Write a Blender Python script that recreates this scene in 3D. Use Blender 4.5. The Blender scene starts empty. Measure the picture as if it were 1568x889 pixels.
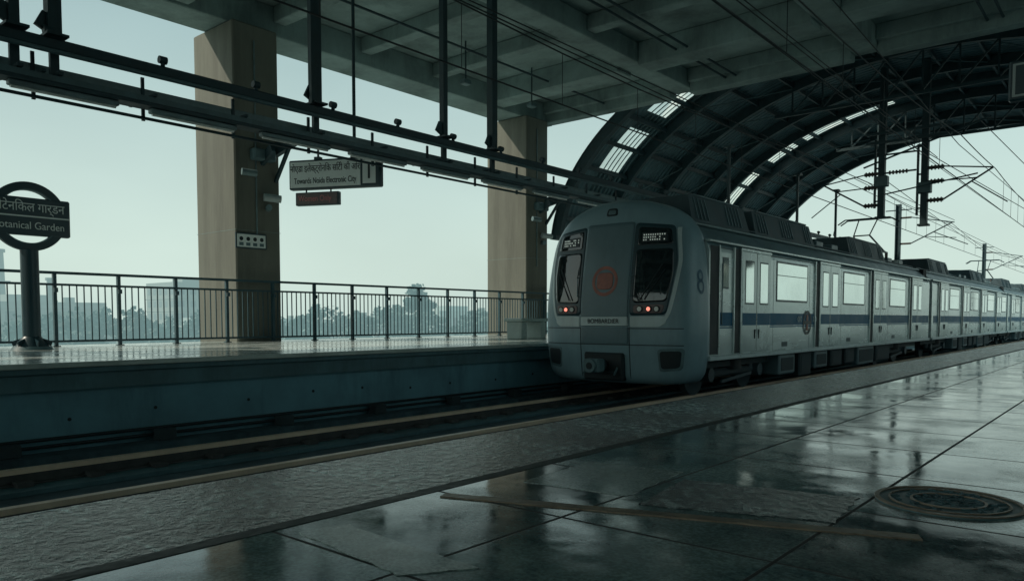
import bpy, math, random
from mathutils import Vector, Matrix
from mathutils.bvhtree import BVHTree
random.seed(7)
S=bpy.context.scene
R=math.radians
# ------------------------------------------------------------ materials
def nd(nt,t,**kw):
    n=nt.nodes.new(t)
    for k,v in kw.items(): setattr(n,k,v)
    return n
def pbr(name,col,rough=.6,metal=0.0,var=.25,scale=2.0,bump=.0,bscale=30.,spec=.5,rvar=.1,stretch=(1,1,1),dirt=0.0,haze_glow=None):
    m=bpy.data.materials.new(name); m.use_nodes=True; nt=m.node_tree; L=nt.links
    b=nt.nodes['Principled BSDF']
    tc=nd(nt,'ShaderNodeTexCoord'); mp=nd(nt,'ShaderNodeMapping'); mp.inputs['Scale'].default_value=stretch
    L.new(tc.outputs['Object'],mp.inputs['Vector'])
    n1=nd(nt,'ShaderNodeTexNoise'); n1.inputs['Scale'].default_value=scale; n1.inputs['Detail'].default_value=8; n1.inputs['Roughness'].default_value=.65
    L.new(mp.outputs[0],n1.inputs['Vector'])
    mr=nd(nt,'ShaderNodeMapRange'); mr.inputs[1].default_value=.3; mr.inputs[2].default_value=.7; mr.inputs[3].default_value=0; mr.inputs[4].default_value=1
    L.new(n1.outputs['Fac'],mr.inputs[0])
    mx=nd(nt,'ShaderNodeMix',data_type='RGBA')
    c=Vector(col)
    mx.inputs[6].default_value=(*(c*(1-var)),1); mx.inputs[7].default_value=(*(c*(1+var)),1)
    L.new(mr.outputs[0],mx.inputs[0])
    out=mx.outputs[2]
    if dirt>0:
        n3=nd(nt,'ShaderNodeTexNoise'); n3.inputs['Scale'].default_value=scale*.35; n3.inputs['Detail'].default_value=10; n3.inputs['Roughness'].default_value=.75
        mp3=nd(nt,'ShaderNodeMapping'); mp3.inputs['Scale'].default_value=(stretch[0]*2.5,stretch[1]*2.5,stretch[2]*.6)
        L.new(tc.outputs['Object'],mp3.inputs['Vector']); L.new(mp3.outputs[0],n3.inputs['Vector'])
        m3=nd(nt,'ShaderNodeMapRange'); m3.inputs[1].default_value=.48; m3.inputs[2].default_value=.7; m3.inputs[3].default_value=0; m3.inputs[4].default_value=dirt
        L.new(n3.outputs['Fac'],m3.inputs[0])
        mx3=nd(nt,'ShaderNodeMix',data_type='RGBA'); mx3.inputs[7].default_value=(*(c*.3),1)
        L.new(m3.outputs[0],mx3.inputs[0]); L.new(out,mx3.inputs[6]); out=mx3.outputs[2]
    L.new(out,b.inputs['Base Color'])
    rr=nd(nt,'ShaderNodeMapRange'); rr.inputs[1].default_value=.3; rr.inputs[2].default_value=.7
    rr.inputs[3].default_value=max(.02,rough-rvar); rr.inputs[4].default_value=min(1,rough+rvar)
    L.new(n1.outputs['Fac'],rr.inputs[0]); L.new(rr.outputs[0],b.inputs['Roughness'])
    b.inputs['Metallic'].default_value=metal; b.inputs['Specular IOR Level'].default_value=spec
    if haze_glow: b.inputs['Emission Color'].default_value=(*haze_glow,1); b.inputs['Emission Strength'].default_value=1  # material glows to imitate haze over distance
    if bump>0:
        n2=nd(nt,'ShaderNodeTexNoise'); n2.inputs['Scale'].default_value=bscale; n2.inputs['Detail'].default_value=5
        L.new(mp.outputs[0],n2.inputs['Vector'])
        bp=nd(nt,'ShaderNodeBump'); bp.inputs['Strength'].default_value=bump; bp.inputs['Distance'].default_value=.02
        L.new(n2.outputs['Fac'],bp.inputs['Height']); L.new(bp.outputs[0],b.inputs['Normal'])
    return m
M={}
M['conc']=pbr('concrete',(.22,.29,.28),.85,var=.22,scale=1.3,bump=.15,bscale=12,dirt=.5)
M['conc_col']=pbr('column_concrete',(.19,.20,.17),.8,var=.22,scale=.9,bump=.15,bscale=10,stretch=(1,1,.35),dirt=.65)
M['soffit']=pbr('soffit_concrete',(.28,.385,.385),.9,var=.32,scale=.9,bump=.2,bscale=8,dirt=.65)
M['wall']=pbr('platform_wall',(.15,.33,.40),.8,var=.24,scale=.9,bump=.25,bscale=9,dirt=.7)
M['lip']=pbr('platform_lip',(.10,.205,.235),.7,var=.25,scale=2,bump=.1,dirt=.5)
M['deck']=pbr('deck_stone',(.52,.60,.57),.22,var=.15,scale=1.5,rvar=.1,dirt=.3)
M['bed']=pbr('track_bed',(.06,.11,.13),.9,var=.5,scale=3,bump=.6,bscale=14)
M['steel']=pbr('dark_steel',(.028,.066,.080),.55,var=.25,scale=5,dirt=.3)
M['steel2']=pbr('grey_steel',(.11,.19,.21),.5,var=.25,scale=4,dirt=.3)
M['fence']=pbr('fence_paint',(.025,.075,.095),.4,var=.2,scale=6)
M['rail']=pbr('rail_steel',(.95,.72,.54),.38,metal=.0,var=.15,scale=1.5,dirt=.3)
M['railside']=pbr('rail_rust',(.08,.085,.085),.8,var=.3,scale=6)
M['tray']=pbr('tray_galvanised',(.17,.25,.265),.45,metal=.2,var=.3,scale=3,dirt=.4)
M['black']=pbr('black_rubber',(.009,.02,.025),.6)
M['trainfront']=pbr('train_front_paint',(.21,.33,.375),.32,var=.09,scale=1.5,rvar=.06,dirt=.35)
M['trainmask']=pbr('train_door_panel',(.12,.20,.23),.4,var=.10,scale=1.5,rvar=.06,dirt=.3)
M['trainwhite']=pbr('train_band',(.54,.65,.66),.35,var=.06,scale=3,dirt=.25)
M['trainsteel']=pbr('train_side_steel',(.64,.74,.74),.26,metal=.35,var=.09,scale=1.2,rvar=.06,stretch=(1,.3,2),dirt=.28)
M['traindoor']=pbr('train_door',(.58,.68,.68),.26,metal=.3,var=.08,scale=1.5,rvar=.06,dirt=.25)
M['blue']=pbr('blue_stripe',(.012,.12,.22),.5,var=.1,scale=3,spec=.2)
M['number']=pbr('number_paint',(.05,.13,.19),.5,var=.2,scale=6,spec=.3)
M['glass']=pbr('dark_glass',(.006,.014,.018),.05,var=.1,rvar=.03,spec=1.0)
M['winglass']=pbr('side_window_glass',(.72,.80,.78),.06,metal=.9,var=.14,scale=.7,rvar=.03)
M['roofgrey']=pbr('train_roof',(.13,.21,.235),.45,var=.2,scale=2,dirt=.5)
M['hvac']=pbr('roof_unit',(.05,.09,.105),.6,var=.25,scale=3,dirt=.4)
M['under']=pbr('underframe',(.035,.058,.066),.75,var=.35,scale=4,bump=.2)
M['red']=pbr('emblem_red',(.34,.12,.09),.5,var=.2,scale=6,dirt=.5)
M['lampwhite']=pbr('head_lamp',(.8,.82,.78),.15,var=.1)
M['panelgrey']=pbr('lamp_housing',(.15,.10,.10),.4,var=.1)
M['signwhite']=pbr('sign_white',(.80,.88,.86),.45,var=.06,scale=3)
M['signoff']=pbr('sign_offwhite',(.42,.50,.50),.5,var=.08,scale=3)
M['signdark']=pbr('sign_dark',(.024,.062,.078),.4,var=.15)
M['signtext']=pbr('sign_text_dark',(.012,.025,.03),.5)
M['ledface']=pbr('led_face',(.11,.08,.08),.3,var=.2)
HZ=(.125,.20,.20)  # airlight painted into trees and distant buildings as emission
M['leaf']=pbr('foliage',(.07,.11,.10),.9,var=.5,scale=.2,haze_glow=HZ)
M['trunk']=pbr('bark',(.08,.08,.08),.9,haze_glow=HZ)
M['bld']=pbr('distant_wall',(.24,.29,.28),.9,var=.1,scale=.05,haze_glow=(.17,.255,.25))
M['bld2']=pbr('distant_wall_b',(.16,.19,.18),.9,var=.1,scale=.05,haze_glow=(.17,.25,.245))
M['bldwin']=pbr('distant_window',(.08,.12,.13),.4,haze_glow=(.16,.235,.23))
M['ground']=pbr('ground_earth',(.24,.28,.26),.95,var=.3,scale=.02)
M['bronze']=pbr('joint_metal',(.30,.23,.17),.45,metal=.1,var=.4,scale=12,bump=.2,bscale=60,dirt=.7)
M['darkjoint']=pbr('dark_joint',(.045,.06,.06),.6,var=.5,scale=4,bump=.3,dirt=.5)
M['wire']=pbr('wire',(.012,.025,.03),.5)
M['porcelain']=pbr('insulator',(.09,.075,.07),.3)
M['tube']=pbr('tube_diffuser',(.85,.88,.85),.35)
M['cladding']=pbr('shade_wall_cladding',(.36,.45,.46),.6,var=.2,scale=1.5,dirt=.3)
def emis(name,c,s):
    m=bpy.data.materials.new(name); m.use_nodes=True; b=m.node_tree.nodes['Principled BSDF']
    b.inputs['Base Color'].default_value=(*c,1); b.inputs['Emission Color'].default_value=(*c,1); b.inputs['Emission Strength'].default_value=s
    return m
M['led']=emis('led_red',(.34,.13,.12),.10)
M['dest']=emis('destination_led',(.62,.72,.66),.25)
M['lampglow']=emis('lamp_glow',(.95,.28,.2),1.3)

def sheetmat():
    m=pbr('roof_sheet',(.085,.17,.20),.5,metal=.25,var=.3,scale=1.0,dirt=.5)
    nt=m.node_tree;L=nt.links;b=nt.nodes['Principled BSDF']
    tc=nd(nt,'ShaderNodeTexCoord'); w=nd(nt,'ShaderNodeTexWave',wave_type='BANDS',bands_direction='Y'); w.inputs['Scale'].default_value=1.3
    L.new(tc.outputs['Object'],w.inputs['Vector'])
    bp=nd(nt,'ShaderNodeBump'); bp.inputs['Strength'].default_value=1; bp.inputs['Distance'].default_value=.07
    L.new(w.outputs['Fac'],bp.inputs['Height']); L.new(bp.outputs[0],b.inputs['Normal'])
    return m
M['roofsheet']=sheetmat()
def translucent():
    m=bpy.data.materials.new('skylight_sheet'); m.use_nodes=True; nt=m.node_tree;L=nt.links
    for n in list(nt.nodes):
        if n.type!='OUTPUT_MATERIAL': nt.nodes.remove(n)
    o=[n for n in nt.nodes if n.type=='OUTPUT_MATERIAL'][0]
    a=nd(nt,'ShaderNodeBsdfTranslucent'); a.inputs[0].default_value=(.95,.95,.88,1)
    t=nd(nt,'ShaderNodeBsdfTransparent'); t.inputs[0].default_value=(.97,.98,.95,1)
    mx=nd(nt,'ShaderNodeMixShader')
    tc=nd(nt,'ShaderNodeTexCoord'); n=nd(nt,'ShaderNodeTexNoise'); n.inputs['Scale'].default_value=1.5
    mr=nd(nt,'ShaderNodeMapRange'); mr.inputs[1].default_value=.3; mr.inputs[2].default_value=.7; mr.inputs[3].default_value=.45; mr.inputs[4].default_value=1
    L.new(tc.outputs['Object'],n.inputs['Vector']); L.new(n.outputs['Fac'],mr.inputs[0]); L.new(mr.outputs[0],mx.inputs[0])
    L.new(t.outputs[0],mx.inputs[2]); L.new(a.outputs[0],mx.inputs[1]); L.new(mx.outputs[0],o.inputs[0])
    return m
M['skylight']=translucent()
def floormat(name,c1,c2,bw,bh,r0,r1,mort=.004,bumpd=.003,spec=.8,tv=(.6,1.3)):
    m=bpy.data.materials.new(name); m.use_nodes=True; nt=m.node_tree;L=nt.links;b=nt.nodes['Principled BSDF']
    tc=nd(nt,'ShaderNodeTexCoord')
    mpb=nd(nt,'ShaderNodeMapping'); mpb.inputs['Location'].default_value=(.57,.12,0)
    L.new(tc.outputs['Object'],mpb.inputs[0])
    br=nd(nt,'ShaderNodeTexBrick',offset=0.0,squash=1.0); br.inputs['Scale'].default_value=1; br.inputs['Mortar Size'].default_value=mort
    br.inputs['Brick Width'].default_value=bw; br.inputs['Row Height'].default_value=bh; br.inputs['Mortar Smooth'].default_value=.2
    br.inputs['Color1'].default_value=(tv[0],)*3+(1,); br.inputs['Color2'].default_value=(tv[1],)*3+(1,); br.inputs['Mortar'].default_value=(.06,.06,.06,1)
    L.new(mpb.outputs[0],br.inputs['Vector'])
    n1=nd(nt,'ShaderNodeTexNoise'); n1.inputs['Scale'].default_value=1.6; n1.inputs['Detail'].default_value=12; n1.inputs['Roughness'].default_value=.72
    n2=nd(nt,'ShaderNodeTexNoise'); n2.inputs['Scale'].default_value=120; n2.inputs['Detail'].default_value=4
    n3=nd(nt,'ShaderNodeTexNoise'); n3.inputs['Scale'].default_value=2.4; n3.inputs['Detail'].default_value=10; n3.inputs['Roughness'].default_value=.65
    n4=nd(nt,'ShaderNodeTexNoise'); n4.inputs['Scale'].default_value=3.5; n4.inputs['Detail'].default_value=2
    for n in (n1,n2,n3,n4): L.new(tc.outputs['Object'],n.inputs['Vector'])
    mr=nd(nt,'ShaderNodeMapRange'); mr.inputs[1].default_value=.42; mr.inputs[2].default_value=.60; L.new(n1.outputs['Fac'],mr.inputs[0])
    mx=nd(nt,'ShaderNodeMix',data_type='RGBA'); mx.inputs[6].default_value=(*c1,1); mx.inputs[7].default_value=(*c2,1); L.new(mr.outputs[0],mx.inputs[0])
    sp=nd(nt,'ShaderNodeMapRange'); sp.inputs[1].default_value=.4; sp.inputs[2].default_value=.65; sp.inputs[3].default_value=.7; sp.inputs[4].default_value=1.35; L.new(n2.outputs['Fac'],sp.inputs[0])
    mm=nd(nt,'ShaderNodeMix',data_type='RGBA',blend_type='MULTIPLY'); mm.inputs[0].default_value=1; L.new(mx.outputs[2],mm.inputs[6]); L.new(br.outputs['Color'],mm.inputs[7])
    mm2=nd(nt,'ShaderNodeMix',data_type='RGBA',blend_type='MULTIPLY'); mm2.inputs[0].default_value=1; L.new(mm.outputs[2],mm2.inputs[6]); L.new(sp.outputs[0],mm2.inputs[7])
    L.new(mm2.outputs[2],b.inputs['Base Color'])
    rr=nd(nt,'ShaderNodeMapRange'); rr.inputs[1].default_value=.42; rr.inputs[2].default_value=.62; rr.inputs[3].default_value=r0; rr.inputs[4].default_value=r1; L.new(n3.outputs['Fac'],rr.inputs[0])
    ra=nd(nt,'ShaderNodeMath',operation='MULTIPLY_ADD'); ra.inputs[1].default_value=.7; L.new(br.outputs['Fac'],ra.inputs[0]); L.new(rr.outputs[0],ra.inputs[2]); L.new(ra.outputs[0],b.inputs['Roughness'])
    inv=nd(nt,'ShaderNodeMath',operation='MULTIPLY_ADD'); inv.inputs[1].default_value=-1.5; L.new(br.outputs['Fac'],inv.inputs[0])
    h1=nd(nt,'ShaderNodeMath',operation='MULTIPLY'); h1.inputs[1].default_value=1.3; L.new(n4.outputs['Fac'],h1.inputs[0]); L.new(h1.outputs[0],inv.inputs[2])
    h2=nd(nt,'ShaderNodeMath',operation='MULTIPLY_ADD'); h2.inputs[1].default_value=.03; L.new(n2.outputs['Fac'],h2.inputs[0]); L.new(inv.outputs[0],h2.inputs[2])
    h3=nd(nt,'ShaderNodeMath',operation='MULTIPLY_ADD'); h3.inputs[1].default_value=.22; L.new(n1.outputs['Fac'],h3.inputs[0]); L.new(h2.outputs[0],h3.inputs[2])
    bp=nd(nt,'ShaderNodeBump'); bp.inputs['Strength'].default_value=.6; bp.inputs['Distance'].default_value=bumpd
    L.new(h3.outputs[0],bp.inputs['Height']); L.new(bp.outputs[0],b.inputs['Normal'])
    b.inputs['Specular IOR Level'].default_value=spec
    return m
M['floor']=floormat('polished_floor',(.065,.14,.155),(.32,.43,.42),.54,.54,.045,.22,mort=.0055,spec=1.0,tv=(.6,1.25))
M['floorlight']=floormat('polished_floor_patch',(.22,.30,.30),(.38,.46,.44),50,50,.12,.40)
M['deckfloor']=floormat('far_deck_floor',(.42,.50,.48),(.60,.66,.63),.8,.8,.12,.3,tv=(.85,1.1))
def granular(name,rowh,k=1.0):
    m=bpy.data.materials.new(name); m.use_nodes=True; nt=m.node_tree;L=nt.links;b=nt.nodes['Principled BSDF']
    tc=nd(nt,'ShaderNodeTexCoord')
    br=nd(nt,'ShaderNodeTexBrick',offset=0.0); br.inputs['Scale'].default_value=1; br.inputs['Mortar Size'].default_value=.006
    br.inputs['Brick Width'].default_value=50; br.inputs['Row Height'].default_value=rowh
    br.inputs['Color1'].default_value=(.75,.75,.75,1); br.inputs['Color2'].default_value=(1.15,1.15,1.15,1); br.inputs['Mortar'].default_value=(1.8,1.8,1.8,1)
    L.new(tc.outputs['Object'],br.inputs['Vector'])
    v=nd(nt,'ShaderNodeTexNoise'); v.inputs['Scale'].default_value=26; v.inputs['Detail'].default_value=4; v.inputs['Roughness'].default_value=.7
    n=nd(nt,'ShaderNodeTexNoise'); n.inputs['Scale'].default_value=2.2; n.inputs['Detail'].default_value=8
    for q in (v,n): L.new(tc.outputs['Object'],q.inputs['Vector'])
    vr=nd(nt,'ShaderNodeMapRange'); vr.inputs[1].default_value=.49; vr.inputs[2].default_value=.60; L.new(v.outputs['Fac'],vr.inputs[0])
    mx=nd(nt,'ShaderNodeMix',data_type='RGBA'); mx.inputs[6].default_value=(.035*k,.085*k,.10*k,1); mx.inputs[7].default_value=(.62*k,.78*k,.78*k,1); L.new(vr.outputs[0],mx.inputs[0])
    nr=nd(nt,'ShaderNodeMapRange'); nr.inputs[1].default_value=.35; nr.inputs[2].default_value=.65; nr.inputs[3].default_value=.4; nr.inputs[4].default_value=1.3; L.new(n.outputs['Fac'],nr.inputs[0])
    mm=nd(nt,'ShaderNodeMix',data_type='RGBA',blend_type='MULTIPLY'); mm.inputs[0].default_value=1; L.new(mx.outputs[2],mm.inputs[6]); L.new(br.outputs['Color'],mm.inputs[7])
    m3=nd(nt,'ShaderNodeMix',data_type='RGBA',blend_type='MULTIPLY'); m3.inputs[0].default_value=1; L.new(mm.outputs[2],m3.inputs[6]); L.new(nr.outputs[0],m3.inputs[7])
    L.new(m3.outputs[2],b.inputs['Base Color']); b.inputs['Roughness'].default_value=.25; b.inputs['Specular IOR Level'].default_value=.6
    bp=nd(nt,'ShaderNodeBump'); bp.inputs['Strength'].default_value=1; bp.inputs['Distance'].default_value=.045; L.new(v.outputs['Fac'],bp.inputs['Height']); L.new(bp.outputs[0],b.inputs['Normal'])
    return m
M['gran']=granular('granular_strip',.72)
M['granp']=granular('granular_patch',50,.6)

# ------------------------------------------------------------ mesh builder
class MB:
    def __init__(s): s.v=[];s.f=[];s.m=[];s.mats=[];s.sm=[]
    def mi(s,mat):
        mat=M[mat] if isinstance(mat,str) else mat
        if mat not in s.mats: s.mats.append(mat)
        return s.mats.index(mat)
    def add(s,vs,fs,mat,smooth=False):
        o=len(s.v); s.v+= [tuple(v) for v in vs]; k=s.mi(mat)
        for f in fs: s.f.append([i+o for i in f]); s.m.append(k); s.sm.append(smooth)
    def box(s,x0,x1,y0,y1,z0,z1,mat,bev=0):
        if x0>x1:x0,x1=x1,x0
        if y0>y1:y0,y1=y1,y0
        if z0>z1:z0,z1=z1,z0
        if bev<=0:
            vs=[(x,y,z) for x in(x0,x1) for y in(y0,y1) for z in(z0,z1)]
            fs=[(0,1,3,2),(4,6,7,5),(0,4,5,1),(2,3,7,6),(0,2,6,4),(1,5,7,3)]
        else:
            b=min(bev,(x1-x0)/2.01,(y1-y0)/2.01,(z1-z0)/2.01); vs=[];
            X=(x0,x1);Y=(y0,y1);Z=(z0,z1);idx={}
            for i in(0,1):
                for j in(0,1):
                    for k in(0,1):
                        sx,sy,sz=(1-2*i)*b,(1-2*j)*b,(1-2*k)*b
                        idx[(i,j,k,'x')]=len(vs); vs.append((X[i],Y[j]+sy,Z[k]+sz))
                        idx[(i,j,k,'y')]=len(vs); vs.append((X[i]+sx,Y[j],Z[k]+sz))
                        idx[(i,j,k,'z')]=len(vs); vs.append((X[i]+sx,Y[j]+sy,Z[k]))
            fs=[]
            for i in(0,1):
                fs.append([idx[(i,j,k,'x')] for j,k in((0,0),(0,1),(1,1),(1,0))])
                fs.append([idx[(j,i,k,'y')] for j,k in((0,0),(0,1),(1,1),(1,0))])
                fs.append([idx[(j,k,i,'z')] for j,k in((0,0),(0,1),(1,1),(1,0))])
                for j in(0,1):
                    fs.append([idx[(i,j,0,'x')],idx[(i,j,1,'x')],idx[(i,j,1,'y')],idx[(i,j,0,'y')]])
                    fs.append([idx[(i,0,j,'x')],idx[(i,1,j,'x')],idx[(i,1,j,'z')],idx[(i,0,j,'z')]])
                    fs.append([idx[(0,i,j,'y')],idx[(1,i,j,'y')],idx[(1,i,j,'z')],idx[(0,i,j,'z')]])
                    for k in(0,1): fs.append([idx[(i,j,k,a)] for a in 'xyz'])
        s.add(vs,fs,mat)
    def cyl(s,p0,p1,r,mat,n=10,r1=None,caps=True):
        p0=Vector(p0);p1=Vector(p1); r1=r if r1 is None else r1
        d=(p1-p0).normalized(); a=d.orthogonal().normalized(); b=d.cross(a)
        vs=[];
        for p,rr in((p0,r),(p1,r1)):
            for i in range(n):
                t=2*math.pi*i/n; vs.append(p+rr*(math.cos(t)*a+math.sin(t)*b))
        s.add(vs,[(i,(i+1)%n,n+(i+1)%n,n+i) for i in range(n)],mat,True)
        if caps: s.add(vs,[list(range(n))[::-1],list(range(n,2*n))],mat)
    def path(s,pts,r,mat,n=6):
        for a,b in zip(pts[:-1],pts[1:]): s.cyl(a,b,r,mat,n)
    def bar(s,p0,p1,w,h,mat):
        p0=Vector(p0);p1=Vector(p1); d=(p1-p0).normalized()
        up=Vector((0,0,1)) if abs(d.z)<.95 else Vector((0,1,0))
        a=d.cross(up).normalized(); b=a.cross(d)
        vs=[p+sx*w/2*a+sz*h/2*b for p in(p0,p1) for sx,sz in((-1,-1),(1,-1),(1,1),(-1,1))]
        s.add(vs,[(0,1,2,3),(7,6,5,4),(0,4,5,1),(1,5,6,2),(2,6,7,3),(3,7,4,0)],mat)
    def obj(s,name,parent=None,loc=(0,0,0),fix=True,rot=None):
        me=bpy.data.meshes.new(name); me.from_pydata(s.v,[],s.f)
        for m in s.mats: me.materials.append(m)
        me.polygons.foreach_set('material_index',s.m); me.polygons.foreach_set('use_smooth',s.sm)
        if fix:
            import bmesh
            bm=bmesh.new(); bm.from_mesh(me); bmesh.ops.recalc_face_normals(bm,faces=bm.faces); bm.to_mesh(me); bm.free()
        me.update(); o=bpy.data.objects.new(name,me); S.collection.objects.link(o); o.location=loc
        if rot: o.rotation_euler=rot
        if parent: o.parent=parent
        return o
def empty(name,loc=(0,0,0),rot=(0,0,0)):
    e=bpy.data.objects.new(name,None); S.collection.objects.link(e); e.location=loc; e.rotation_euler=rot; return e
def text(name,body,size,loc,rot,mat,parent=None,align='CENTER',ext=.002,sx=1.0,bold=0):
    c=bpy.data.curves.new(name,'FONT'); c.body=body; c.size=size; c.align_x=align; c.align_y='CENTER'; c.extrude=ext; c.offset=bold
    o=bpy.data.objects.new(name,c); S.collection.objects.link(o); o.location=loc; o.rotation_euler=rot; o.scale=(sx,1,1); c.materials.append(M[mat]); 
    if parent: o.parent=parent
    return o

# ------------------------------------------------------------ ground & viaduct
b=MB(); b.add([(-3000,-3000,-10),(3000,-3000,-10),(3000,3000,-10),(-3000,3000,-10)],[(0,1,2,3)],'ground'); b.obj('ground')
b=MB()
b.box(-9.6,-2.0,-30,42,-1.5,-1.16,'bed')
b.box(-11.2,0,42,260,-1.5,-1.16,'bed')
for x in(-11.2,-.15):
    b.box(x,x+.2,42.0,260,-1.156,.15,'conc')
for y in range(-25,260,25): b.box(-7.5,-3.5,y,y+2.2,-10,-1.5,'conc')
b.obj('viaduct')
def track(cx):
    e=empty('railway_track',(cx,0,0)); b=MB()
    for sx in(-.838,.838):
        b.box(sx-.045,sx+.045,-30,260,-1.0,-.952,'rail')
        b.box(sx-.012,sx+.012,-30,260,-1.09,-1.0,'railside')
        b.box(sx-.07,sx+.07,-30,260,-1.11,-1.09,'railside')
    b.obj('rails',e)
    b=MB()
    for sx in(-.838,.838): b.box(sx-.35,sx+.35,-30,260,-1.158,-1.112,'lip')
    for i in range(140):
        y=-10+i*.65
        for sx in(-.838,.838):
            b.box(sx-.18,sx+.18,y,y+.14,-1.11,-1.06,'railside')
    b.obj('plinths',e)
track(-3.8); track(-7.5)

# ------------------------------------------------------------ platforms
e=empty('station_platform')   # far
b=MB()
b.box(-15.9,-9.35,-30,42,-.12,0,'lip',.01)
b.add([(-15.85,-30,.004),(-9.37,-30,.004),(-9.37,42,.004),(-15.85,42,.004)],[(0,1,2,3)],'deckfloor')
b.box(-9.45,-9.31,-30,42,-.05,.012,'deck',.008)
b.obj('deck',e)
b=MB()
b.box(-15.8,-9.50,-30,42,-1.9,-.125,'wall')
b.box(-9.49,-9.40,-30,42,-.31,-.125,'lip')
y=-4
while y<40:
    zz=-.62+random.uniform(-.05,.05)
    b.cyl((-9.55,y,zz),(-9.494,y,zz),.022,'black',10); y+=random.uniform(.9,1.3)
b.box(-9.46,-9.1,-30,42,-1.155,-1.0,'bed')
y=-6
while y<30:
    b.box(-9.44,-9.26,y,y+.22,-.998,-.86,'under',.01); y+=1.7
for z in(-.93,-.85): b.cyl((-9.42,-30,z),(-9.42,42,z),.02,'wire',6)
b.obj('wall',e)
e=empty('station_platform')   # near
b=MB()
b.box(-2.18,5.0,-30,42,-.10,0,'lip',.006)
b.add([(-2.17,-30,.004),(-1.60,-30,.004),(-1.60,42,.004),(-2.17,42,.004)],[(0,1,2,3)],'gran')
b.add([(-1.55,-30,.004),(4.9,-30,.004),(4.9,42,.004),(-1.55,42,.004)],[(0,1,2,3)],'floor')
b.box(-1.60,-1.55,-30,42,-.01,.0055,'darkjoint',.001)
b.box(-2.05,4.9,-30,42,-1.9,-.101,'wall')
b.obj('deck',e)
def plate(name,pts,mat,z=.0065):
    b=MB(); n=len(pts); b.add([(x,y,.003) for x,y in pts]+[(x,y,z) for x,y in pts],[list(range(n,2*n))]+[(i,(i+1)%n,n+(i+1)%n,n+i) for i in range(n)],mat); return b.obj(name)
def rough_edge(pts,amp=.008,step=.03):
    out=[]
    for i in range(len(pts)):
        a=Vector(pts[i]);c=Vector(pts[(i+1)%len(pts)]); k=max(1,int((c-a).length/step))
        for j in range(k):
            p=a.lerp(c,j/k); out.append((p.x+random.uniform(-amp,amp),p.y+random.uniform(-amp,amp)))
    return out
def strip(p0,p1,w):
    p0=Vector(p0);p1=Vector(p1);d=(p1-p0).normalized();n=Vector((-d.y,d.x))*w/2
    return [tuple(p0-n),tuple(p1-n),tuple(p1+n),tuple(p0+n)]
plate('expansion_joint_cover',rough_edge(strip((-1.50,1.47),(-.38,1.88),.042),.002),'bronze',.0075)
plate('floor_access_panel',rough_edge([(-1.024,1.73),(-1.08,2.10),(-.60,2.19),(-.568,1.89)],.006),'granp',.0060)
plate('floor_access_panel',rough_edge([(-1.494,.99),(-1.46,1.11),(-1.0,1.08),(-1.09,.95)],.005),'floorlight',.0060)
plate('floor_access_panel',rough_edge([(-1.44,1.75),(-1.47,2.15),(-1.14,2.20),(-1.10,1.80)],.005),'floorlight',.0060)
b=MB()
b.cyl((-.40,2.30,.003),(-.40,2.30,.007),.18,'steel2',48)
for r0,r1 in((.168,.180),(.140,.146),(.085,.092)):
    n=48;vs=[];
    for i in range(n):
        t=2*math.pi*i/n
        for r,z in((r0,.007),(r0,.0105),(r1,.0105),(r1,.007)): vs.append((-.40+r*math.cos(t),2.30+r*math.sin(t),z))
    b.add(vs,[(4*i+k,4*i+k+1,4*((i+1)%n)+k+1,4*((i+1)%n)+k) for i in range(n) for k in range(3)],'bronze')
for i in range(110):
    t=random.uniform(0,6.28); r=random.uniform(.02,.135); a=random.uniform(0,3.14)
    x=-.40+r*math.cos(t);y=2.30+r*math.sin(t); b.bar((x-.012*math.cos(a),y-.012*math.sin(a),.0085),(x+.012*math.cos(a),y+.012*math.sin(a),.0085),.006,.0035,'lip')
b.obj('manhole_cover')

# ------------------------------------------------------------ fences
def fence(X,ins,ya=-29.5):
    e=empty('metal_railing',(X,0,0)); b=MB()
    for z,h in((1.33,.05),(1.12,.04),(.10,.04)): b.box(-.025,.025,ya,41.8,z-h/2,z+h/2,'fence',.006)
    y=6.1-1.1*32
    while y<42:
        if y>ya:
            b.box(-.035,.035,y-.028,y+.028,.004,1.304,'fence'); b.box(-.06,.06,y-.06,y+.06,.004,.02,'fence'); b.box(-.05*ins,.0,y-.02,y+.02,.5,.54,'fence')
            b.box(0,.09*ins,y-.03,y+.03,.98,1.06,'fence')
            for i in range(1,9):
                yy=y+1.1*i/9; b.box(-.010,.010,yy-.009,yy+.009,.12,1.10,'fence')
        y+=1.1
    b.obj('rails_and_bars',e)
fence(-15.0,1); fence(4.55,-1,7.6)
e=empty('added_shade_wall',(4.75,0,0)); b=MB()  # out-of-view wall, added to block light on column and train front
b.box(0,.25,-29,7.5,.006,6.95,'cladding')
for y in range(-28,7,3):
    b.box(-.03,0,y,y+.08,.01,6.9,'steel2'); 
    if y%2==0: b.box(-.04,0,y+.6,y+2.4,.01,2.4,'steel',.01); b.box(-.045,-.035,y+.75,y+1.42,.15,2.2,'glass'); b.box(-.045,-.035,y+1.52,y+2.25,.15,2.2,'glass')
b.box(-.05,0,-29,7.5,2.7,3.1,'signoff',.01)
b.obj('shade_wall_parts',e)

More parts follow.
